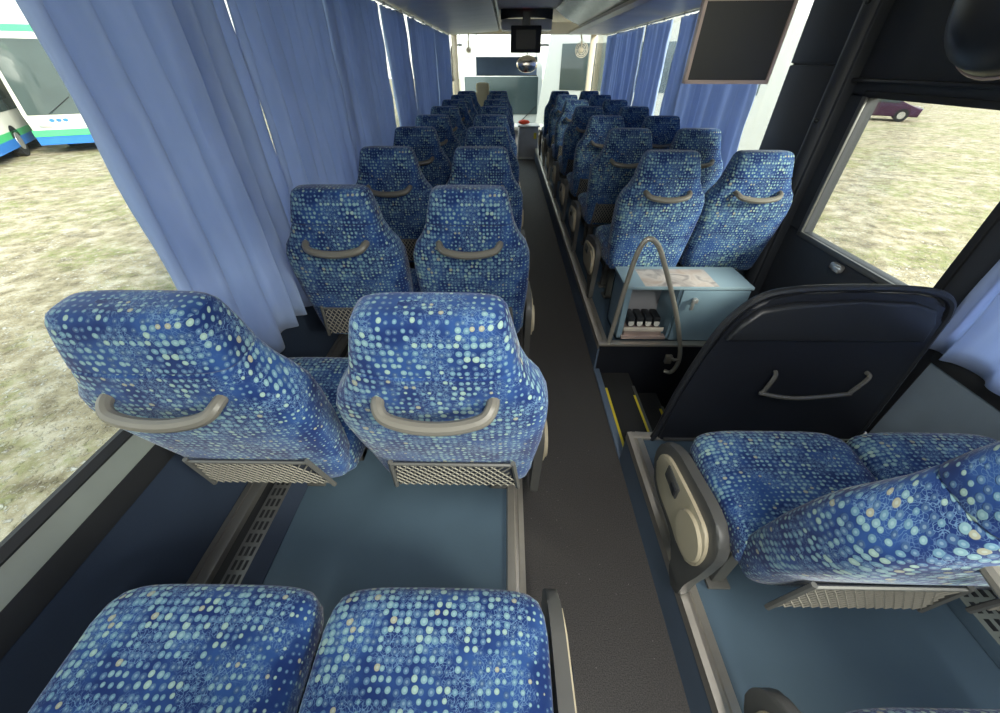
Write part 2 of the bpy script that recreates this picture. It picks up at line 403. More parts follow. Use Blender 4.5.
# stairwell
bm = B(AX1 + 0.0, AX1 + 0.035, 1.15, 1.83, -0.04, 0.012, bev=0.004)
struct(obj('trim_4', bm, M['riser']))
struct(obj('trim_5', B(AX1 + 0.012, XR, 1.826, 1.832, -0.75, PZ - 0.002), M['blacknavy']))
struct(obj('trim_6', B(AX1, XR, 1.815, 1.86, PZ - 0.002, PZ + 0.014, bev=0.004), M['alu']))
struct(obj('trim_7', B(AX1 + 0.012, XR, 1.112, 1.15, PZ - 0.002, PZ + 0.014, bev=0.004), M['alu']))
struct(obj('trim_8', B(AX1 + 0.012, XR, 1.144, 1.15, -0.75, PZ - 0.002), M['blacknavy']))
def step(x0, x1, z, strip_x, first=False):
    st = thing('stair_step', '', 'step', ((x0 + x1) / 2, 1.44, z - 0.1))
    cx = (x0 + x1) / 2
    obj('tread', B(x0 - cx, x1 - cx, 1.15 - 1.44, 1.826 - 1.44, -0.5, 0.1, bev=0.003), M['tread'], st)
    obj('tread_nosing', B(x1 - 0.012 - cx, x1 + 0.003 - cx, 1.15 - 1.44, 1.70 - 1.44, 0.09, 0.104), M['alu_dark'], st)
    obj('yellow_strip', B(strip_x[0] - cx, strip_x[1] - cx, 1.19 - 1.44, 1.68 - 1.44, 0.1, 0.1035), M['yellow'], st)
    return st
s1 = step(0.592, 0.775, -0.02, (0.596, 0.612)); s1['label'] = 'upper black stair tread with yellow edge strip next to the aisle'
bm = B(0.752 - 0.6835, 0.768 - 0.6835, 1.19 - 1.44, 1.62 - 1.44, 0.1, 0.1035); obj('yellow_strip', bm, M['yellow'], s1)
s2 = step(0.778, 0.99, -0.19, (0.962, 0.976)); s2['label'] = 'middle black stair tread with a yellow strip on its outer edge'
s3 = step(0.993, 1.60, -0.40, (1.30, 1.315)); s3['label'] = 'lowest black tread of the stairwell beside the side door'
for s in (s1, s2, s3): s['group'] = 'steps of the side stairwell'

# heater ducts along both walls
def duct(x_wall, sgn, ya, yb, label, wide=1.0):
    t = thing('heater_duct', label, 'heater', (x_wall, ya, PZ))
    L = yb - ya
    def X(a, b): return (min(a * sgn * wide, b * sgn * wide), max(a * sgn * wide, b * sgn * wide))
    bm = bmesh.new()
    box(bm, *X(0.0, 0.055), 0, L, 0, 0.055, bev=0.003); box(bm, *X(0.002, 0.02), 0, L, 0.05, 0.062)
    obj('duct_cover', bm, M['alu_dark'], t)
    bm = B(*X(0.055, 0.088), 0, L, 0, 0.03); obj('air_gap', bm, M['rubber'], t)
    bm = bmesh.new(); box(bm, *X(0.088, 0.155), 0, L, 0, 0.040, bev=0.003); obj('vent_strip', bm, M['alu_dark'] if sgn > 0 else M['sill'], t)
    bm = bmesh.new()
    for r in (0.100, 0.118, 0.136):
        y = 0.02
        while y < min(L, 3.0):
            box(bm, *X(r, r + 0.009), y, y + 0.030, 0.0402, 0.0415); y += 0.044
    o = obj('vent_slots', bm, M['rubber'], t, smooth=False); o['kind'] = 'stuff'
    q2 = .200 if wide == 1 else .155 * wide + .012
    bm = bmesh.new(); prism(bm, [(0.155 * sgn * wide, 0.0), (0.155 * sgn * wide, 0.040), (q2 * sgn, 0.004), (q2 * sgn, 0)], 'y', 0, L)
    obj('kick_strip', bm, M['navy'] if sgn > 0 else M['lino'], t)
    return t
duct(XL + 0.002, 1, Y0 + 0.05, Y1 - 0.1, 'long grey slotted heater duct along the foot of the left window wall')
duct(XR - 0.002, -1, Y0 + 0.05, 1.10, 'pale slotted heater duct along the foot of the right wall behind the stairwell', 1.65)
duct(XR - 0.002, -1, 1.90, Y1 - 0.1, 'slotted heater duct on the right wall beyond the counter')

# ---------------------------------------------------------------- walls and windows
WZ0, WZ1 = 0.735, 1.92
def side_wall(side, x, s, segs, suffix=''):
    # s: outward sign. lower lining, gasket, sill, gasket
    for (ya, yb) in segs:
        def X(a, b): return (min(x + a * s, x + b * s), max(x + a * s, x + b * s))
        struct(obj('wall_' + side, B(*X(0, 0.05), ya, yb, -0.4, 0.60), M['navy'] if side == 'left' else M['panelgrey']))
        bm = bmesh.new(); pr = [(0, 0.60), (-0.008, 0.603), (-0.010, 0.625), (0.0, 0.670), (0.05, 0.670), (0.05, 0.60)]
        prism(bm, [(x + p[0] * s, p[1]) for p in pr], 'y', ya, yb); struct(obj('trim_window_seal', bm, M['rubber']))
        bm = bmesh.new(); pr = [(0.0, 0.670), (0.004, 0.680), (0.030, 0.715), (0.05, 0.715), (0.05, 0.67)]
        prism(bm, [(x + p[0] * s, p[1]) for p in pr], 'y', ya, yb); struct(obj('trim_window_sill', bm, M['sill']))
        bm = bmesh.new(); pr = [(0.030, 0.715), (0.028, 0.722), (0.038, 0.740), (0.05, 0.740), (0.06, 0.715)]
        prism(bm, [(x + p[0] * s, p[1]) for p in pr], 'y', ya, yb); struct(obj('trim_glass_gasket', bm, M['rubber']))
        struct(obj('wall_' + side, B(*X(0.0, 0.05), ya, yb, WZ1, 2.25), M['rack']))
side_wall('left', XL, -1, [(Y0, 9.3)])
side_wall('right', XR, 1, [(Y0, 1.17), (2.78, 9.3)])
wn = 0
def glass(x, ya, yb, z0=WZ0, z1=WZ1):
    global wn; wn += 1
    w_ = struct(obj('window_%d' % wn, B(x - 0.003, x + 0.003, ya, yb, z0, z1), GLASS, smooth=False)); return w_
PL = [Y0, -0.35, 1.52, 3.14, 4.72, 6.3, 7.9, 9.3]
for a, b in zip(PL[:-1], PL[1:]):
    glass(XL - 0.045, a + 0.03, b - 0.03)
for p in PL[1:-1]:
    struct(obj('trim_window_post', B(XL - 0.055, XL - 0.005, p - 0.035, p + 0.035, 0.70, WZ1 + 0.02, bev=0.006), M['rubber']))
PR = [2.80, 4.35, 5.95, 7.5, 9.3]
for a, b in zip(PR[:-1], PR[1:]): glass(XR + 0.045, a + 0.03, b - 0.03)
for p in PR[1:-1]:
    struct(obj('trim_window_post', B(XR + 0.005, XR + 0.055, p - 0.035, p + 0.035, 0.70, WZ1 + 0.02, bev=0.006), M['rubber']))
glass(XR + 0.045, Y0 + 0.03, 1.12)
# wall behind the camera, with a wide rear window
struct(obj('wall_back', B(XL - 0.05, XR + 0.05, Y0 - 0.05, Y0, -0.4, 1.0), M['navy']))
struct(obj('wall_back', B(XL - 0.05, XR + 0.05, Y0 - 0.05, Y0, 2.0, 2.25), M['rack']))
wn += 1; struct(obj('window_%d' % wn, B(XL, XR, Y0 - 0.03, Y0 - 0.024, 1.0, 2.0), GLASS, smooth=False))
# ceiling
bm = bmesh.new(); prism(bm, [(XL - 0.05, 2.10), (-0.2, 2.10), (0.0, 2.12), (0.65, 2.12), (0.85, 2.10), (XR + 0.05, 2.10), (XR + 0.05, 2.25), (XL - 0.05, 2.25)], 'y', Y0 - 0.05, 9.3)
struct(obj('ceiling', bm, M['ceil']))
for i, (y_, e_) in enumerate(FILL_LAMPS):  # fixtures for the added fill lamps, all out of view
    t = thing('fill_lamp', 'added strip lamp above the aisle, out of view, filling the cabin with light', 'lamp', (0.315, y_, 2.12), 0, 'added fill lamps on the aisle ceiling')
    obj('fill_lamp_housing', B(-0.075, 0.075, -0.65, 0.65, -0.03, -0.001, bev=0.008), M['white'], t)
    obj('fill_diffuser', B(-0.055, 0.055, -0.62, 0.62, -0.04, -0.028, bev=0.005), M['lamp'], t)

# luggage racks
t = thing('luggage_rack', 'grey overhead luggage rack above the left window curtains', 'luggage rack', (XL, Y0, 1.88))
x0 = 0.003
bm = bmesh.new(); prism(bm, [(x0, 0.0), (x0, 0.02), (0.74, 0.075), (0.80, 0.075), (0.83, 0.055), (0.80, 0.045), (0.12, 0.0)], 'y', 0, 8.3 - Y0)
obj('rack_underside', bm, M['rack'], t)
bm = bmesh.new(); prism(bm, [(0.80, 0.062), (0.835, 0.06), (0.842, 0.10), (0.80, 0.205), (0.78, 0.205), (0.80, 0.10)], 'y', 0, 8.3 - Y0)
obj('rack_front', bm, M['rackdark'], t)
bm = bmesh.new(); sweep(bm, [(0.86, 0, 0.085), (0.86, 8.3 - Y0, 0.085)], 0.012, 8); obj('edge_tube', bm, M['rackedge'], t)
t = thing('luggage_rack', 'dark overhead luggage rack with pale lower edge on the right side', 'luggage rack', (XR, Y0, 1.875))
bm = bmesh.new(); prism(bm, [(-x0, 0.0), (-x0, 0.03), (-0.56, 0.05), (-0.60, 0.03), (-0.60, 0.012)], 'y', 1.5 - Y0 + 0.9, 8.3 - Y0)
obj('rack_underside', bm, M['rack'], t)
bm = bmesh.new(); prism(bm, [(-0.575, 0.0), (-0.565, 0.045), (-0.615, 0.055), (-0.63, 0.02)], 'y', 2.4 - Y0, 8.3 - Y0)
obj('rack_edge', bm, M['rackedge'], t)
bm = bmesh.new(); prism(bm, [(-0.60, 0.045), (-0.68, 0.075), (-0.82, 0.13), (-0.94, 0.205), (-0.97, 0.228), (-0.90, 0.232), (-0.6, 0.232)], 'y', 2.4 - Y0, 7.15 - Y0)
obj('rack_front', bm, M['rackdark'], t)
# ---------------------------------------------------------------- right: side door and dark pillar
XD = XR
d = thing('door_1', 'side door', 'door', (XD, 1.2, 0)); del d['label']; del d['category']; struct(d)
DY0, DY1, GZ0, GZ1, GY0, GY1 = 0.0, 1.02, 0.775, 1.385, 0.13, 0.90
bm = bmesh.new()
box(bm, 0, 0.05, DY0, DY1, -0.75, GZ0, bev=0.004); box(bm, 0, 0.05, DY0, DY1, GZ1, 2.08, bev=0.004)
box(bm, 0, 0.05, DY0, GY0, GZ0 - 0.01, GZ1 + 0.01); box(bm, 0, 0.05, GY1, DY1, GZ0 - 0.01, GZ1 + 0.01)
obj('door_leaf', bm, M['darkpanel'], d)
bm = bmesh.new()
box(bm, -0.012, 0.0, GY0 - 0.03, GY1 + 0.03, GZ1, GZ1 + 0.025, bev=0.004); box(bm, -0.012, 0.0, GY0 - 0.03, GY0, GZ0 - 0.02, GZ1 + 0.02, bev=0.003)
obj('window_seal', bm, M['rubber'], d)
bm = bmesh.new()
box(bm, -0.014, 0.0, GY1, GY1 + 0.028, GZ0 - 0.028, GZ1 + 0.004, bev=0.004); box(bm, -0.014, 0.0, GY0, GY1 + 0.02, GZ0 - 0.028, GZ0, bev=0.004)
obj('window_frame', bm, M['alu_dark'], d)
obj('window_pane', B(0.02, 0.026, GY0 - 0.01, GY1 + 0.01, GZ0 - 0.01, GZ1 + 0.01), GLASS, d, smooth=False)
bm = bmesh.new(); box(bm, -0.03, 0.0, 0.53, 0.60, 0.70, 0.735, bev=0.01); box(bm, -0.045, -0.02, 0.515, 0.56, 0.705, 0.73, bev=0.008)
obj('door_latch', bm, M['silver'], d)
bm = bmesh.new(); box(bm, -0.03, 0.0, 0.0, DY1, 1.44, 1.455, bev=0.003); obj('door_ledge', bm, M['black'], d)
# door post (sleeve) and dark pillar panel
bm = bmesh.new(); sweep(bm, [(XD - 0.03, 2.28, -0.3), (XD - 0.03, 2.28, 2.1)], 0.05, 12)
box(bm, XD - 0.05, XD + 0.05, 2.22, 2.34, -0.4, 2.1, bev=0.01); struct(obj('pillar_right', bm, M['darkpanel']))
bm = bmesh.new()
for z in (0.72, 1.28, 1.72):
    bmesh.ops.create_uvsphere(bm, u_segments=10, v_segments=6, radius=0.012, matrix=Matrix.Translation((XD - 0.082, 2.262, z)))
struct(obj('pillar_screws', bm, M['black']))
bm = B(XD - 0.002, XD + 0.05, 2.34, 2.80, -0.4, 1.50, bev=0.006); box(bm, XD - 0.002, XD + 0.05, 2.34, 2.80, 1.508, 2.1, bev=0.006); box(bm, XD + .01, XD + .04, 2.35, 2.79, 1.45, 1.55)
struct(obj('wall_right', bm, M['darkpanel']))
struct(obj('wall_right', B(XD - 0.02, XD, 2.34, 2.80, 0.19, 0.62, bev=0.008), M['panelgrey']))
bm = bmesh.new(); box(bm, XD - 0.016, XD - 0.001, 2.60, 2.635, 0.95, 1.0, bev=0.005)
tag(obj('coat_hook', bm, M['silver']), 'small grey coat hook on the dark pillar between door and curtain', 'hook')
# filler frame between the door and the rear right window
struct(obj('trim_9', B(XD - 0.003, XD + 0.05, 1.165, 1.205, 0.19, 2.1, bev=.002), M['black']))
struct(obj('wall_right', B(XD - 0.02, XD + 0.04, 1.21, 2.22, 2.07, 2.13), M['darkpanel']))

# ---------------------------------------------------------------- seats
def seat_back_mesh():
    prof = [(0.300, .185, .090, .150), (0.305, .200, .075, .165), (0.32, .208, .066, .172), (0.37, .216, .058, .175), (0.46, .225, .045, .170), (0.56, .232, .020, .165),
            (0.66, .234, -.004, .155), (0.72, .232, -.008, .145), (0.77, .222, -.012, .135), (0.81, .204, -.012, .130), (0.845, .188, -.012, .128),
            (0.858, .182, -.012, .127), (0.864, .178, -.007, .124), (0.870, .180, -.012, .127), (0.91, .170, -.008, .126), (0.95, .160, -.002, .122),
            (0.975, .154, .004, .117), (0.990, .146, .012, .108), (0.998, .134, .022, .098), (1.001, .110, .035, .085), (1.001, .06, .05, .07)]
    return loft([(p[1] * (1 if p[0] < .75 else .97 if p[0] < .80 else .92), p[2], p[3], p[0] if p[0] < .72 else .72 + (p[0] - .72) * .875) for p in prof], lambda x, d, pos, i: (x, d, pos), 44, 4.2, cap1=17)
def cushion_mesh():
    prof = [(.10, .180, .42, .32), (.103, .205, .435, .30), (.12, .222, .44, .295), (.20, .228, .442, .29), (.32, .230, .436, .29), (.42, .230, .441, .295), (.48, .229, .444, .30),
            (.515, .224, .440, .31), (.538, .214, .430, .32), (.550, .198, .415, .335), (.556, .175, .400, .35)]
    return loft([(p[1], -p[2], -p[3], p[0]) for p in prof], lambda x, d, pos, i: (x, pos + (-0.012 * (abs(x) / .23) ** 4 if i > 5 else 0), -d), 40, 4.5, cap0=1, cap1=9)
def make_seat(aisle, side):
    t = thing('coach_seat', '', 'seat')
    b = obj('backrest', seat_back_mesh(), FAB, t)
    c = obj('cushion', cushion_mesh(), FAB, t)
    # grab handle
    bm = bmesh.new()
    pts = smooth_pts([(-.115, .010, .782), (-.112, -.024, .778), (-.095, -.044, .765), (-.05, -.054, .756), (0, -.057, .753), (.05, -.054, .756), (.095, -.044, .765), (.112, -.024, .778), (.115, .010, .782)], 5)
    rr = [0.0125 + 0.002 * math.sin(PI * i / (len(pts) - 1)) for i in range(len(pts))]
    sweep(bm, pts, rr, 10); obj('grab_handle', bm, M['handle'], t)
    # net pocket
    def ry(z): return 0.062 - (z - .32) * 0.13 - 0.006
    bm = bmesh.new()
    prism(bm, [(-.178, .325), (.178, .325), (.160, .465), (-.160, .465)], 'y', 0.055, 0.062)
    for v in bm.verts: v.co.y = ry(v.co.z) + (0.004 if v.co.y > 0.058 else 0)
    pk = obj('net_pocket', bm, M['netback'], t)
    bm = bmesh.new()
    def strand(p, q, r): sweep(bm, [(p[0], ry(p[1]) - 0.004, p[1]), (q[0], ry(q[1]) - 0.004, q[1])], r, 4, cap=False)
    H = 0.14
    for k in range(-5, 18):
        x = -.165 + k * .021
        for dx in (0.06, -0.06):
            xa, xb = x, x + dx * 1.6
            za, zb = .327, .327 + H
            # clip to pocket
            ts = [t_ / 12 for t_ in range(13)]
            ps = [(xa + (xb - xa) * q, za + (zb - za) * q) for q in ts]
            ps = [p for p in ps if abs(p[0]) < .176 - (p[1] - .325) * .16]
            if len(ps) > 2: strand(ps[0], ps[-1], 0.0022)
    obj('net_cords', bm, M['net'], pk)['kind'] = 'stuff'
    bm = bmesh.new()
    for s in (-1, 1):
        sweep(bm, [(s * .178, ry(.315) - .003, .315), (s * .160, ry(.48) - .003, .48)], .007, 6)
    sweep(bm, [(-.162, ry(.47) - .004, .47), (.162, ry(.47) - .004, .47)], .005, 6)
    obj('pocket_frame', bm, M['greypl'], pk)
    # frame under the cushion and legs
    bm = bmesh.new()
    box(bm, -.20, .20, .20, .24, .245, .285, bev=.004); box(bm, -.21, .21, .44, .48, .245, .285, bev=.004)
    box(bm, -.20, -.165, .20, .50, .245, .29, bev=.004); box(bm, .165, .20, .20, .50, .245, .29, bev=.004)
    obj('seat_frame', bm, M['greypl'], t)
    lg = .12 * side if aisle else (-.06 if side > 0 else -.05)
    for yy in (.30, .46):
        bm = B(-.02 + lg, .02 + lg, yy - .02, yy + .02, 0.002, .26, bev=.004); box(bm, -.035 + lg, .035 + lg, yy - .04, yy + .04, 0, .012, bev=.003)
        obj('leg', bm, M['greypl'], t)
    # buckle
    bm = B(-.222 * side - .01, -.222 * side + .01, .16, .20, .40, .475, bev=.004); obj('seat_belt_buckle', bm, M['black'], t)
    if aisle:
        s = side   # direction of the aisle from the seat
        xo = .238 * s
        def X(a, b): return (min(xo + a * s, xo + b * s), max(xo + a * s, xo + b * s))
        sh = [(.235, .10), (.215, .20), (.20, .33), (.225, .392), (.30, .405), (.50, .375), (.585, .33), (.615, .25), (.60, .17), (.53, .13), (.40, .13), (.33, .10), (.31, .0), (.235, .0)]
        bm = bmesh.new(); prism(bm, round_poly(sh, .035), 'x', *X(0.0, 0.030), bev=.008); ar = obj('side_shroud', bm, M['greypl'], t)
        pill = [(.235, .20), (.225, .29), (.255, .352), (.33, .352), (.40, .345), (.53, .325), (.578, .27), (.565, .20), (.50, .17), (.38, .175), (.30, .16)]
        bm = bmesh.new(); prism(bm, round_poly(pill, .04), 'x', *X(0.026, 0.040), bev=.005); pl = obj('recliner_cover', bm, M['beige'], ar)
        pv = bmesh.new(); bmesh.ops.create_cone(pv, cap_ends=True, segments=28, radius1=.072, radius2=.066, depth=.010, matrix=Matrix.Translation((xo + .043 * s, .300, .262)) @ Matrix.Rotation(PI / 2 * s, 4, 'Y'))
        obj('pivot_disc', pv, M['beige'], ar)
        bm = bmesh.new(); box(bm, *X(0.037, 0.044), .41, .50, .262, .315, bev=.006); obj('recliner_recess', bm, M['greypl'], ar)
        bm = bmesh.new(); box(bm, *X(0.042, 0.050), .415, .450, .270, .300, bev=.004); obj('recliner_button', bm, M['black'], ar)
    return t
protos = {}
for key in (('L', 1), ('L', 0), ('R', 1), ('R', 0)):
    protos[key] = make_seat(bool(key[1]), 1 if key[0] == 'L' else -1)
used = set()
def place(side, aisle, x, y, z, label, group, tilt=0, dy=0, dz=0, pocket=True, cush=1.0, sag=0):
    k = (side, aisle)
    p = protos[k]
    if k in used: o = copy_tree(p)
    else: o = p; used.add(k)
    o.location = (x, y, z); o.rotation_euler = (0, 0, 0)
    o['label'] = label; o['group'] = group; o['category'] = 'seat'
    for ch in o.children:
        if ch.name.startswith(('cushion', 'seat_frame')): ch.scale = (1, cush, 1); ch.location = (0, .555 * (1 - cush), 0)
    pv = Vector((0, .12, .27))
    for ch in list(o.children):
        if ch.name.split('.')[0] in ('backrest', 'grab_handle', 'net_pocket'):
            mt = Matrix.Translation(pv) @ Matrix.Rotation(math.radians(tilt), 4, 'X') @ Matrix.Translation(-pv)
            if not pocket and ch.name.startswith('net_pocket'):
                for g in list(ch.children): bpy.data.objects.remove(g)
                bpy.data.objects.remove(ch); continue
            if sag and ch.name.startswith('net_pocket'):
                p2 = Vector((0, .045, .47)); mt = mt @ Matrix.Translation(p2) @ Matrix.Rotation(math.radians(sag), 4, 'X') @ Matrix.Translation(-p2)
            ch.location = mt.to_translation() + Vector((0, dy, dz)); ch.rotation_euler = mt.to_euler()
    return o
ordn = ['first', 'second', 'third', 'fourth', 'fifth', 'sixth', 'seventh', 'eighth', 'ninth', 'tenth']
LY = [0.60, 1.40, 2.22, 3.02, 3.80, 4.62, 5.50, 6.42, 7.32]
LZ = [PZ - .0, PZ - .005, PZ - .03, PZ - .03, PZ - .03, PZ - .03, PZ - .03, PZ - .03, PZ - .03]
g1 = 'blue patterned coach seats in rows left of the aisle'; g2 = 'blue patterned coach seats in rows right of the aisle'
# nearest row, only the cushions are in the picture
place('L', 1, -.135, -.205, PZ, 'blue patterned seat cushion at the bottom edge of the photo, beside the aisle', g1)
place('L', 0, -.615, -.205, PZ, 'blue patterned seat cushion at the bottom left of the photo, toward the window wall', g1)
for i, y in enumerate(LY):
    za = PZ
    if i == 0:
        la = 'large seat back with net pocket, nearest the camera, just left of the aisle'
        lw = 'large blue patterned seat back leaning over the bare left window, nearest to the camera'
    elif i == 8:
        la = 'farthest seat in the aisle-side column left of the aisle, just before the driver area'
        lw = 'farthest seat in the window-side column along the left curtains'
    else:
        la = 'aisle-side seat left of the aisle, %s back counted from the camera' % ordn[i]
        lw = 'window-side seat beside the left curtains, %s back counted from the camera' % ordn[i]
    tl = 6 if i == 0 else 0
    dz = .028 if i == 0 else 0
    place('L', 1, -.135, y, za, la, g1, tl, dz=dz); place('L', 0, -.675 if i == 0 else -.64, y, za, lw, g1, tl, dz=dz)
place('R', 1, .805, .25, PZ, 'blue patterned seat with large beige recliner cover, behind the black guard panel', g2, 9, .09, cush=.8, sag=-11)
place('R', 0, 1.275, .25, PZ, 'blue patterned window seat behind the black guard panel, below the right curtain', g2, 9, .09, cush=.8, sag=-11)
place('R', 1, .81, -.39, PZ, 'blue patterned seat cushion just showing at the bottom right edge of the photo', g2)
RY = [2.13, 2.96, 3.74, 4.62, 5.50, 6.42, 7.32]
for i, y in enumerate(RY):
    if i == 0:
        la = 'brightly lit light blue seat behind the small counter, beside the aisle'
        lw = 'brightly lit light blue seat behind the small counter, beside the dark door pillar'
    elif i == 6:
        la = 'farthest aisle-side seat of the right block, by the windscreen'
        lw = 'farthest window-side seat of the right block, by the right curtains'
    else:
        la = 'dark blue seat right of the aisle, aisle side, %s row beyond the small counter' % ordn[i]
        lw = 'dark blue seat by the right curtains, window side, %s row beyond the small counter' % ordn[i]
    place('R', 1, .85, y, PZ, la, g2, pocket=i > 0); place('R', 0, 1.32, y, PZ, lw, g2, pocket=i > 0)

# ---------------------------------------------------------------- guard panel behind the stairwell
t = thing('guard_panel', 'black padded guard panel with arched top standing behind the side stairwell', 'partition', (0, 1.13, PZ))
GP = [(.675, .0), (.70, .26), (.735, .46), (.775, .60), (.84, .695), (.94, .725), (1.15, .735), (1.34, .728), (1.43, .705), (1.475, .655), (1.49, .55), (1.51, .30), (1.53, .0)]
bm = bmesh.new(); prism(bm, round_poly(GP[:1] + GP[1:], .03, 3), 'y', -0.02, 0.02, bev=.012, seg=3); obj('panel_board', bm, M['blacknavy'], t)
pad = [(.772, .535), (.80, .60), (.845, .655), (.94, .680), (1.15, .690), (1.34, .683), (1.41, .66), (1.44, .61), (1.45, .535)]
bm = bmesh.new(); prism(bm, [(p[0] , p[1] + .02) for p in pad], 'y', -0.045, -0.015, bev=.012, seg=3); obj('top_padding', bm, M['black'], t)
bm = bmesh.new(); sweep(bm, smooth_pts([(.655, -.01, 0), (.668, -.01, .06), (.69, -.01, .27), (.725, -.01, .47), (.765, -.01, .61), (.835, -.01, .705), (.94, -.01, .737), (1.15, -.01, .747), (1.34, -.01, .74), (1.44, -.01, .715), (1.488, -.01, .66), (1.50, -.01, .55), (1.52, -.01, .3), (1.54, -.01, 0)], 5), .013, 8)
obj('edge_tube', bm, M['black'], t)
bm = B(.70, 1.52, -.03, -.02, .012, .022); obj('bottom_strip', bm, M['alu_dark'], t)
bm = bmesh.new(); sweep(bm, smooth_pts([(1.01, -.028, .41), (1.00, -.05, .40), (.985, -.055, .33), (.98, -.058, .325), (1.1, -.075, .318), (1.3, -.058, .325), (1.31, -.055, .33), (1.345, -.05, .40), (1.345, -.028, .41)], 4), .008, 6)
obj('pocket_wire', bm, M['greypl'], t)

# ---------------------------------------------------------------- counter cabinet with handrail
t = thing('counter_cabinet', 'small pale blue kitchen counter with open bay and door, at the head of the stairwell', 'cabinet', (0, 0, PZ + .012))
cx0, cx1, cy0, cy1, cz = .665, 1.335, 1.875, 2.12, .345
bm = bmesh.new()
box(bm, cx0, cx0 + .03, cy0, cy1, 0, cz - .012); box(bm, cx0, cx1, cy1 - .012, cy1, 0, cz - .012)
box(bm, cx1 - .015, cx1, cy0, cy1, 0, cz - .012); box(bm, .955, .970, cy0, cy1, 0, cz - .012); box(bm, cx0, cx1, cy0, cy1, 0, .012)
obj('cabinet_body', bm, M['cab'], t, smooth=False)
bm = bmesh.new(); box(bm, cx0 + .034, .953, cy1 - .03, cy1 - .013, .012, cz - .014)
obj('bay_lining', bm, M['console'], t, smooth=False)
obj('countertop', B(cx0 - .012, cx1 + .012, cy0 - .012, cy1 + .005, cz - .012, cz + .006, bev=.003), M['counter'], t)
dr = obj('cabinet_door', B(.972, cx1 - .002, cy0 - .014, cy0, .004, cz - .016, bev=.002), M['cab'], t)
bm = bmesh.new(); box(bm, 1.03, 1.055, cy0 - .040, cy0 - .012, .265, .29, bev=.005); box(bm, 1.02, 1.038, cy0 - .046, cy0 - .03, .225, .29, bev=.006)
obj('door_handle', bm, M['silver'], dr)
tr = thing('drip_tray', 'pale metal shelf tray in the open bay of the counter', 'tray', (.812, 1.955, PZ + .024))
bm = bmesh.new(); box(bm, -.11, .11, -.085, .08, 0, .055, bev=.006); box(bm, -.125, .135, -.10, -.06, .0, .02, bev=.005); obj('tray_base', bm, M['pinkmetal'], tr)
obj('tray_lip', B(-.115, .115, -.09, -.082, .05, .075, bev=.002), M['rackedge'], tr)
for k in range(4):
    j = thing('dispenser_cup', 'black cup with white rounded front, ' + ['leftmost', 'second from left', 'third from left', 'rightmost'][k] + ' of four in the counter bay', 'cup', (.745 + k * .050, 1.925, PZ + .080), 0, 'cups in the counter bay')
    bm = bmesh.new(); box(bm, -.020, .020, -.02, .09, 0, .062, bev=.007); obj('cup_body', bm, M['black'], j)
    bm = bmesh.new(); prism(bm, [(-.016, .036)] + [(-.016 * math.cos(a), .024 - .018 * math.sin(a)) for a in [PI * q / 8 for q in range(9)]] + [(.016, .036)], 'y', -.025, -.0195); obj('cup_front', bm, M['white'], j)
# handrail
bm = bmesh.new()
pts = smooth_pts([(.615, 1.835, PZ + .012), (.622, 1.82, .40), (.632, 1.80, .62), (.648, 1.79, .78), (.680, 1.785, .845), (.735, 1.785, .815), (.80, 1.785, .70), (.87, 1.785, .56), (.935, 1.785, .42), (.99, 1.785, .28), (1.03, 1.79, .16), (1.04, 1.795, .07), (1.02, 1.80, .01), (.99, 1.823, .0)], 7)
sweep(bm, pts, .0125, 12)
hr = thing('handrail', 'bare grey metal handrail bent in an inverted U in front of the counter', 'handrail')
obj('rail_tube', bm, plain('handrail_paint', (0.36, 0.34, 0.29), 0.35, 0.3), hr)
bm = bmesh.new(); box(bm, .965, 1.005, 1.80, 1.826, .07, .13, bev=.006); sweep(bm, [(.985, 1.82, .12), (1.01, 1.79, .11), (1.035, 1.79, .12)], .010, 8); obj('wall_bracket', bm, M['handle'], hr)

# ---------------------------------------------------------------- hanging screens
t = thing('monitor', 'large black monitor in a pinkish metal frame hanging in front of the right curtains', 'monitor', (.92, 1.99, 1.575), math.radians(-4)); t.scale = (.92, 1, 1)
ax = Matrix.Rotation(math.radians(3), 3, 'X')
def RB(*a, **k): return B(*a, rot=((0, 0, 0), ax), **k)
bm = bmesh.new()
box(bm, -.185, .185, -.018, .018, -.135, -.122, rot=((0, 0, 0), ax)); box(bm, -.185, .185, -.018, .018, .122, .135, rot=((0, 0, 0), ax))
box(bm, -.185, -.172, -.018, .018, -.135, .135, rot=((0, 0, 0), ax)); box(bm, .172, .185, -.018, .018, -.135, .135, rot=((0, 0, 0), ax))
obj('bezel', bm, M['pinkmetal'], t, smooth=False)
obj('screen_panel', RB(-.174, .174, -.010, .004, -.124, .124), M['screen'], t)
obj('rear_housing', RB(-.165, .165, .004, .045, -.115, .115, bev=.01), M['black'], t)
bm = bmesh.new(); box(bm, -.03, .03, .005, .045, .12, .545, bev=.008); obj('ceiling_arm', bm, M['black'], t)
t = thing('monitor', 'small black monitor hanging in the middle above the driver area', 'monitor', (.27, 7.2, 1.785)); t.scale = (1.1, 1, 1.1)
obj('bezel', B(-.20, .20, -.03, .03, -.145, .135, bev=.012), M['rubber'], t)
obj('screen_panel', B(-.13, .13, -.034, -.029, -.105, .09), M['screen'], t)
obj('ceiling_arm', B(-.05, .05, -.02, .02, .13, .27), M['rackdark'], t)
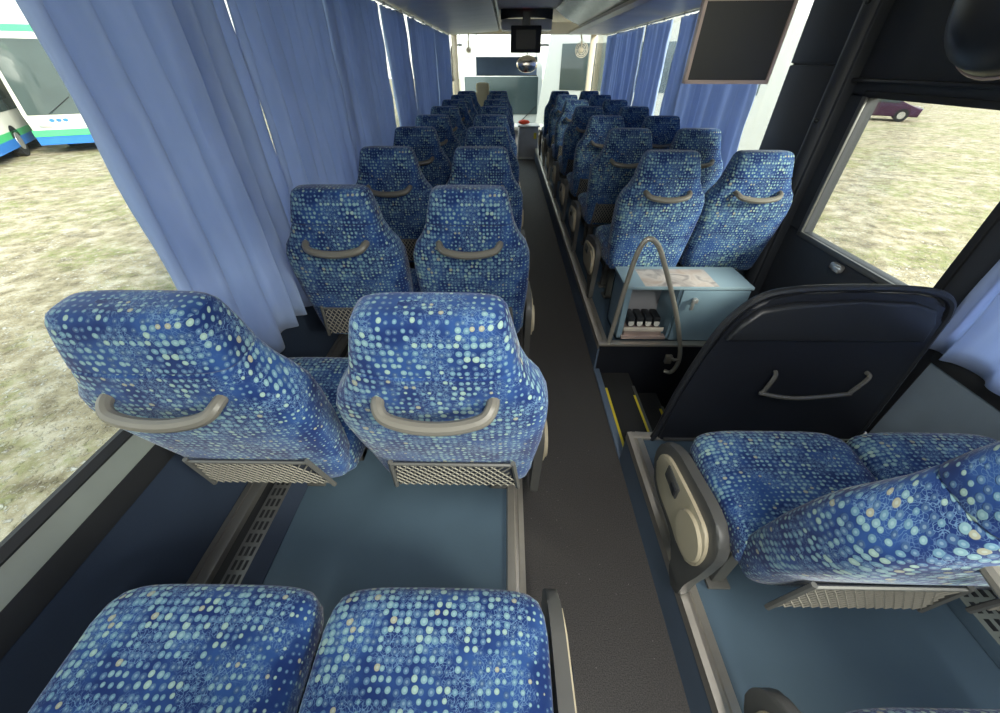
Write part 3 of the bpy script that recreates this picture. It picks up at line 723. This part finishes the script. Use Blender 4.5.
# round speaker / mirror housing top right
t = thing('round_housing', 'big round black housing with a pale lower rim, mounted high beside the side door', 'housing', (1.42, 1.40, 1.68))
prof = [(.0, -.125), (.06, -.122), (.11, -.105), (.15, -.07), (.165, -.02), (.165, .02), (.16, .05)]
bm = bmesh.new(); rings = []
rotm = Matrix.Rotation(math.radians(0), 3, 'X')
prof = [(a * 1.25, b) for a, b in prof]
for r, h in prof[1:]:
    rings.append([bm.verts.new((h, r * math.cos(a), r * math.sin(a))) for a in [2 * PI * q / 40 for q in range(40)]])
for a, b in zip(rings[:-1], rings[1:]):
    for q in range(40): bm.faces.new((a[q], a[(q + 1) % 40], b[(q + 1) % 40], b[q]))
bm.faces.new(rings[0]); bm.faces.new(rings[-1]); obj('housing_shell', bm, M['black'], t)
bm = bmesh.new(); sweep(bm, [(-.02, .207 * math.cos(a), .207 * math.sin(a)) for a in [2 * PI * q / 48 for q in range(48)]], .005, 6, closed=True); obj('housing_rim', bm, M['pinkmetal'], t)
obj('mount_arm', B(.04, .21, -.03, .03, -.03, .03, bev=.006), M['black'], t)

# ---------------------------------------------------------------- curtains
def curtain(side, ya, yb, label, seed, z0=.62, z1=1.845, folds=None, lean0=0.0, lean1=0.0, amp=.035, bot0=0.0, bot1=0.0):
    rnd = random.Random(seed); s = 1 if side == 'left' else -1
    xw = (XL + .045) if side == 'left' else (XR - .035)
    L = yb - ya; nf = folds or max(3, int(L / .13))
    ph = [rnd.uniform(0, 6.28) for _ in range(5)]
    bm = bmesh.new(); NU = max(40, nf * 14); NV = 22; grid = []
    # uneven fold spacing
    ks = [rnd.uniform(.6, 1.5) for _ in range(nf)]; tot = sum(ks); edges = [0]
    for k in ks: edges.append(edges[-1] + k / tot)
    am = [rnd.uniform(.6, 1.25) for _ in range(nf + 1)]
    for j in range(NV + 1):
        v = j / NV; row = []
        zz = z0 + (z1 - z0) * v
        for i in range(NU + 1):
            u = i / NU
            u2 = u + .012 * math.sin(5 * v + ph[0] + 4 * u) * (1 - v)
            u2 = min(max(u2, 0), 1)
            fi = 0
            while fi < nf - 1 and u2 > edges[fi + 1]: fi += 1
            fr = (u2 - edges[fi]) / (edges[fi + 1] - edges[fi])
            wv = math.sin(2 * PI * fr) ; wv = math.copysign(abs(wv) ** .8, wv)
            A = amp * (am[fi] * (1 - fr) + am[fi + 1] * fr) * (.75 + .45 * (1 - v))
            x = xw + s * (A * wv + .010 * math.sin(3.1 * v + ph[1] + 7 * u) + .004 * math.sin(23 * v + ph[2] + 31 * u))
            x = xw + .034 * math.tanh((x - xw) / .034)
            y = ya + L * u + (1 - v) * (bot0 * (1 - u) + bot1 * u) + .02 * math.cos(2 * PI * fr) * .5
            zb = zz + (.012 * math.sin(9 * u + ph[3]) * (1 - v))
            row.append(bm.verts.new((x, y, zb)))
        grid.append(row)
    for j in range(NV):
        for i in range(NU): bm.faces.new((grid[j][i], grid[j][i + 1], grid[j + 1][i + 1], grid[j + 1][i]))
    me = obj('curtain', bm, CURT)
    for p in me.data.polygons: p.use_smooth = True
    md = me.modifiers.new('thickness', 'SOLIDIFY'); md.thickness = .003; md.offset = 0
    tag(me, label, 'curtain', 'blue curtains along the %s windows' % side)
    return me
curtain('left', .95, 1.66, 'large near blue curtain hanging at the edge of the bare left window', 1, folds=6, amp=.05, bot0=-.03, bot1=.02, z0=.60)
curtain('left', 1.662, 2.55, 'wide pale blue curtain panel, second from the camera on the left', 2, folds=8, amp=.034, bot1=.03)
curtain('left', 2.565, 3.62, 'blue curtain just before the first bright gap in the left row', 3, folds=10, amp=.036, bot1=.18)
curtain('left', 3.72, 4.52, 'blue curtain between the two bright gaps in the left row', 4, folds=8, amp=.034, bot0=.15, bot1=.12)
curtain('left', 4.60, 6.15, 'blue curtain beyond the second bright gap in the left row', 5, folds=12, bot0=.12)
curtain('left', 6.20, 7.75, 'farthest blue curtain on the left, beside the front seats', 6, folds=13)
curtain('right', 3.02, 4.72, 'wide blue curtain behind the hanging monitor and the first right seats', 7, folds=11, amp=.034, bot0=-.08)
curtain('right', 4.92, 5.80, 'blue curtain between the narrow bright gaps on the right', 8, folds=7)
curtain('right', 5.90, 8.0, 'farthest blue curtain on the right, running to the front seats', 9, folds=15)
curtain('right', -.2, 1.19, 'blue curtain at the right edge of the photo behind the side door', 10, folds=9, amp=.03, z0=.66)
def curtain_rail(x, ya, yb, label):
    bm = bmesh.new(); sweep(bm, [(x, ya, 1.862), (x, yb, 1.862)], .007, 8)
    t = thing('curtain_rail', label, 'curtain rail'); obj('rail_rod', bm, M['silver'], t)
    n = int((yb - ya) / .55)
    for k in range(n + 1):
        y = ya + .05 + k * (yb - ya - .1) / n
        obj('rail_clip', B(x - .012, x + .012, y - .012, y + .012, 1.850, 1.872, bev=.003), M['white'], t)
curtain_rail(XL + .045, 1.0, 7.8, 'thin curtain rail with white clips above the left windows')
curtain_rail(XR - .035, 2.9, 8.05, 'thin curtain rail with white clips above the right windows')
curtain_rail(XR - .035, -.25, 1.13, 'short curtain rail above the rear right window')

# ---------------------------------------------------------------- front end
struct(obj('floor_front', B(XL, XR, Y1, 9.3, -.04, -.0), M['carpet']))
struct(obj('wall_front', B(XL - .05, XR + .05, 9.3, 9.36, -.4, .50), M['white']))
struct(obj('wall_front', B(XL - .05, XR + .05, 9.3, 9.36, 1.93, 2.25), M['rack']))
for x in (XL - .03, XR - .02):
    struct(obj('windscreen_post', B(x - (.05 if x != .33 else .012), x + (.05 if x != .33 else .012), 9.28, 9.36, .48, 1.95, bev=.01), M['cream']))
wn += 1; struct(obj('window_%d' % wn, B(XL, XR, 9.32, 9.326, .48, 1.95), glass_mat('windscreen_glass', (.9, .93, .9)), smooth=False))
t = thing('dashboard', 'white dashboard shelf under the windscreen', 'dashboard', (0, 8.95, 0))
obj('dash_top', B(XL + .01, XR - .01, -.1, .34, .42, .50, bev=.02), M['white'], t)
obj('dash_base', B(XL + .03, XR - .03, .05, .33, 0.001, .43), M['console'], t)
t = thing('front_bulkhead', 'dark curved bulkhead across the ceiling with a red lamp above the driver area', 'bulkhead', (.275, 7.35, 1.98))
bm = bmesh.new(); prism(bm, [(-.37, .135), (-.37, .02), (-.25, .04), (0, .05), (.25, .04), (.37, .02), (.37, .135)], 'y', -.1, 0, bev=.004); obj('bulkhead_beam', bm, M['rackdark'], t)
obj('bulkhead_box', B(-.36, .37, -.06, .25, -.09, .03, bev=.01), M['rack'], t)
obj('red_lamp', B(-.05, .05, -.11, -.099, .07, .10, bev=.003), M['redlamp'], t)
t = thing('rear_view_mirror', 'rounded interior mirror hanging below the small monitor', 'mirror', (.36, 8.7, 1.49))
bm = bmesh.new(); bmesh.ops.create_uvsphere(bm, u_segments=20, v_segments=12, radius=1, matrix=Matrix.Diagonal((.19, .04, .13, 1))); obj('mirror_shell', bm, M['mirror'], t)
bm = bmesh.new(); sweep(bm, [(0, .02, .1), (0, .15, .35), (0, .55, .58)], .012, 6); obj('mirror_arm', bm, M['rubber'], t)
t = thing('sun_blind', 'blue-grey sun blind lowered across the driver side of the windscreen', 'blind', (-.01, 9.27, 1.46))
obj('blind_cloth', B(-.59, .59, -.004, .004, -.14, .14, bev=.002), M['blind'], t)
bm = bmesh.new(); sweep(bm, [(-.60, 0, -.145), (.60, 0, -.145)], .008, 6); obj('bottom_bar', bm, M['rubber'], t)
for xx in (-.57, .57):
    bm = bmesh.new(); sweep(bm, [(xx, 0, .13), (xx, .02, .50)], .004, 5); obj('guide_cord', bm, M['rubber'], t)
obj('roller_bar', B(-.60, .60, 0, .035, .49, .54, bev=.01), M['cream'], t)
t = thing('driver_seat', 'beige driver seat back at the front left', 'driver seat', (-.43, 8.22, 0))
obj('backrest', loft([(.13, .0, .08, .55), (.21, -.01, .12, .60), (.22, -.02, .12, .9), (.17, -.01, .11, 1.05), (.11, 0, .10, 1.10), (.12, 0, .10, 1.16), (.11, .01, .09, 1.22), (.06, .03, .07, 1.235)], lambda x, d, p, i: (x, d, p), 24), M['seatbeige'], t)
obj('cushion', B(-.23, .23, .08, .52, .42, .54, bev=.03), M['seatbeige'], t); obj('seat_base', B(-.16, .16, .12, .45, 0.001, .42, bev=.02), M['black'], t)
t = thing('centre_console', 'pale grey console box at the end of the aisle', 'console', (.40, 8.30, 0))
obj('console_body', B(-.17, .21, 0, .4, .001, .55, bev=.03), M['console'], t); obj('console_lid', B(-.19, .23, -.02, .42, .55, .575, bev=.01), M['white'], t)
obj('yellow_label', B(.12, .17, -.006, .0, .36, .46), M['yellow'], t)
obj('warning_strip', B(-.15, .12, -.012, -.0, .01, .05), M['white'], t)
bm = bmesh.new(); bmesh.ops.create_icosphere(bm, subdivisions=3, radius=1, matrix=Matrix.Translation((.335, 8.46, .613)) @ Matrix.Diagonal((.11, .08, .038, 1)))
for v in bm.verts: v.co += Vector((random.uniform(-1, 1), random.uniform(-1, 1), random.uniform(0, 1))) * .008
tag(obj('red_cloth', bm, M['red']), 'crumpled red cloth lying on the grey console by the windscreen', 'cloth')
# wall-mounted white fans at both windscreen corners
for x, lb in ((-.72, 'small cream fan at the left windscreen corner'), (1.37, 'small cream fan at the right windscreen corner')):
    t = thing('dash_fan', lb, 'fan', (x, 9.0, 1.70), 0, 'fans at the windscreen corners')
    bm = bmesh.new()
    for r in (.03, .06, .09, .115): sweep(bm, [(r * math.cos(a), -.02 * (1 - r / .12), r * math.sin(a)) for a in [2 * PI * q / 20 for q in range(20)]], .005, 5, closed=True)
    for q in range(8): a = 2 * PI * q / 8; sweep(bm, [(0, -.02, 0), (.115 * math.cos(a), 0, .115 * math.sin(a))], .003, 4)
    obj('fan_guard', bm, M['cream'], t)
    bm = bmesh.new(); bmesh.ops.create_cone(bm, cap_ends=True, segments=14, radius1=.045, radius2=.035, depth=.06, matrix=Matrix.Translation((0, .05, 0)) @ Matrix.Rotation(PI / 2, 4, 'X')); sweep(bm, [(0, .06, 0), (0, .1, .15), (0, .28, .25)], .012, 6); obj('fan_motor', bm, M['cream'], t)

# ---------------------------------------------------------------- outside
GZ = -1.2
bm = bmesh.new(); bmesh.ops.create_grid(bm, x_segments=60, y_segments=60, size=90, matrix=Matrix.Translation((0, 10, GZ)))
struct(obj('ground', bm, M['ground']))
def wheel(parent, x, y, r, wdt=.28):
    bm = bmesh.new(); bmesh.ops.create_cone(bm, cap_ends=True, segments=28, radius1=r, radius2=r, depth=wdt, matrix=Matrix.Translation((x, y, r)) @ Matrix.Rotation(PI / 2, 4, 'Y'))
    wv = obj('wheel', bm, M['rubber'], parent)
    bm = bmesh.new(); bmesh.ops.create_cone(bm, cap_ends=True, segments=20, radius1=r * .55, radius2=r * .55, depth=wdt + .03, matrix=Matrix.Translation((x, y, r)) @ Matrix.Rotation(PI / 2, 4, 'Y'))
    obj('hub_cap', bm, M['silver'], wv)
def bus(label, loc, rz, L=11.0, W=2.5, Ht=3.0, green=True, group=None, ws=None, sb=None, mirrors=True):
    """front faces local -Y; origin at ground, centre of the front"""
    t = thing('parked_bus', label, 'bus', loc, rz, group)
    h = W / 2
    prof = [(-0.02, .35), (-.10, .9), (-.05, 1.3), (.22, Ht - .25), (.5, Ht), (L - .2, Ht), (L, Ht - .3), (L, .4)]
    bm = bmesh.new(); prism(bm, prof, 'x', -h, h, bev=.10, seg=3); obj('bus_body', bm, M['white'], t)
    # windscreen
    w0, w1 = ws or (1.25, Ht - .35); sb0 = sb or 1.35
    def fy(z): return -.05 + .27 * (z - 1.3) / (Ht - 1.55) - .02
    bm = bmesh.new(); prism(bm, [(fy(w0), w0), (fy(w1), w1), (fy(w1) + .1, w1), (fy(w0) + .1, w0)], 'x', -h + .12, h - .12, bev=.03); obj('windscreen', bm, M['busglass'], t)
    for s in (-1, 1):
        y = .9
        bm = bmesh.new(); box(bm, s * h - .012, s * h + .012, .55, L - .5, sb0, Ht - .45, bev=.008)
        wb = obj('side_window_band', bm, M['busglass'], t)
        for k in range(6):
            yy = 1.9 + k * 1.5
            if yy < L - .6: obj('window_post', B(s * h - .014, s * h + .018, yy - .03, yy + .03, sb0, Ht - .45), M['rubber'] if green else M['white'], wb)
        for yy in ((2.4, L - 3.0) if L > 8 else (1.3, L - 1.2)): wheel(t, s * (h - .13), yy, .48)
    if green:
        bm = bmesh.new(); prism(bm, [(.30, Ht - .17), (.44, Ht + .02), (L - .3, Ht + .02), (L - .3, Ht - .17)], 'x', -h - .012, h + .012, bev=.02); obj('green_roof_edge', bm, M['green'], t)
        bm = bmesh.new(); prism(bm, [(-.085, .80), (-.10, .60), (L, .60), (L, .80)], 'x', -h - .010, h + .010); obj('green_stripe', bm, M['green'], t)
        bm = bmesh.new(); prism(bm, [(-.07, .60), (-.03, .33), (L, .33), (L, .60)], 'x', -h - .014, h + .014); obj('blue_skirt', bm, M['bluep'], t)
    else:
        bm = bmesh.new(); prism(bm, [(-.07, .60), (-.03, .33), (L, .33), (L, .45)], 'x', -h - .01, h + .01); obj('lower_skirt', bm, M['console'], t)
    for s in (-1, 1):
        bm = bmesh.new(); box(bm, s * (h - .45) - .18, s * (h - .45) + .18, -.115, -.05, .86, 1.0, bev=.02); obj('headlamp', bm, M['silver'], t)
        if not mirrors: continue
        bm = bmesh.new(); sweep(bm, smooth_pts([(s * (h - .1), .25, Ht - .35), (s * (h + .16), -.15, Ht - .4), (s * (h + .18), -.22, Ht - .75)], 5), .025, 6); box(bm, s * (h + .18) - .07, s * (h + .18) + .07, -.28, -.18, Ht - 1.15, Ht - .72, bev=.03)
        obj('side_mirror', bm, M['rubber'], t)
    bm = bmesh.new(); sweep(bm, [(-.5, -.12, 1.28), (.25, -.02, 1.75)], .012, 5); sweep(bm, [(.5, -.12, 1.28), (1.0, -.02, 1.7)], .012, 5); obj('wiper', bm, M['rubber'], t)
    return t
b1 = bus('white bus with green roof edge and blue skirt, half hidden by the left curtain', (-15.8, 16.0, GZ), math.radians(28), Ht=3.7)
bm = bmesh.new()
for k in range(3): bmesh.ops.create_cone(bm, cap_ends=True, segments=14, radius1=.075, radius2=.075, depth=.02, matrix=Matrix.Translation((-.55 + k * .19, -.085, 1.08)) @ Matrix.Rotation(PI / 2, 4, 'X') @ Matrix.Diagonal((1, .7, 1, 1)))
obj('nose_emblem', bm, M['bluep'], b1)
bus('white and green bus cut off by the left edge of the photo', (-17.3, 12.7, GZ), math.radians(34), Ht=3.7)
bus('white coach facing the windscreen straight ahead, beyond the driver area', (-.15, 13.3, GZ), math.radians(3), Ht=3.45, W=2.35, green=False, ws=(1.5, 2.40))
bus('white minibus seen through the windscreen to the right of the small monitor', (1.34, 12.4, GZ), math.radians(-118), L=5.2, Ht=3.5, green=False, sb=2.2, mirrors=False)
bus('white coach outside the right windows, seen between curtain and door pillar', (10.7, 17.6, GZ), math.radians(-14), green=False, Ht=3.6)
def car(label, loc, rz, mat):
    t = thing('parked_car', label, 'car', loc, rz)
    prof = [(-2.1, .25), (-2.15, .65), (-1.2, .85), (-.6, 1.35), (.8, 1.38), (1.6, .92), (2.1, .85), (2.15, .25)]
    bm = bmesh.new(); prism(bm, prof, 'x', -.85, .85, bev=.08, seg=3); obj('car_body', bm, mat, t)
    bm = bmesh.new(); prism(bm, [(-1.08, .9), (-.56, 1.28), (.76, 1.3), (1.35, .95)], 'x', -.865, .865); obj('car_windows', bm, M['busglass'], t)
    for s in (-1, 1):
        for yy in (-1.35, 1.35): wheel(t, s * .76, yy, .32, .2)
        obj('headlamp', B(s * .6 - .15, s * .6 + .15, -2.17, -2.1, .58, .7, bev=.02), M['silver'], t)
car('dark purple car parked far out on the gravel, seen in the door window', (22.0, 27.5, GZ), math.radians(55), M['purple'])
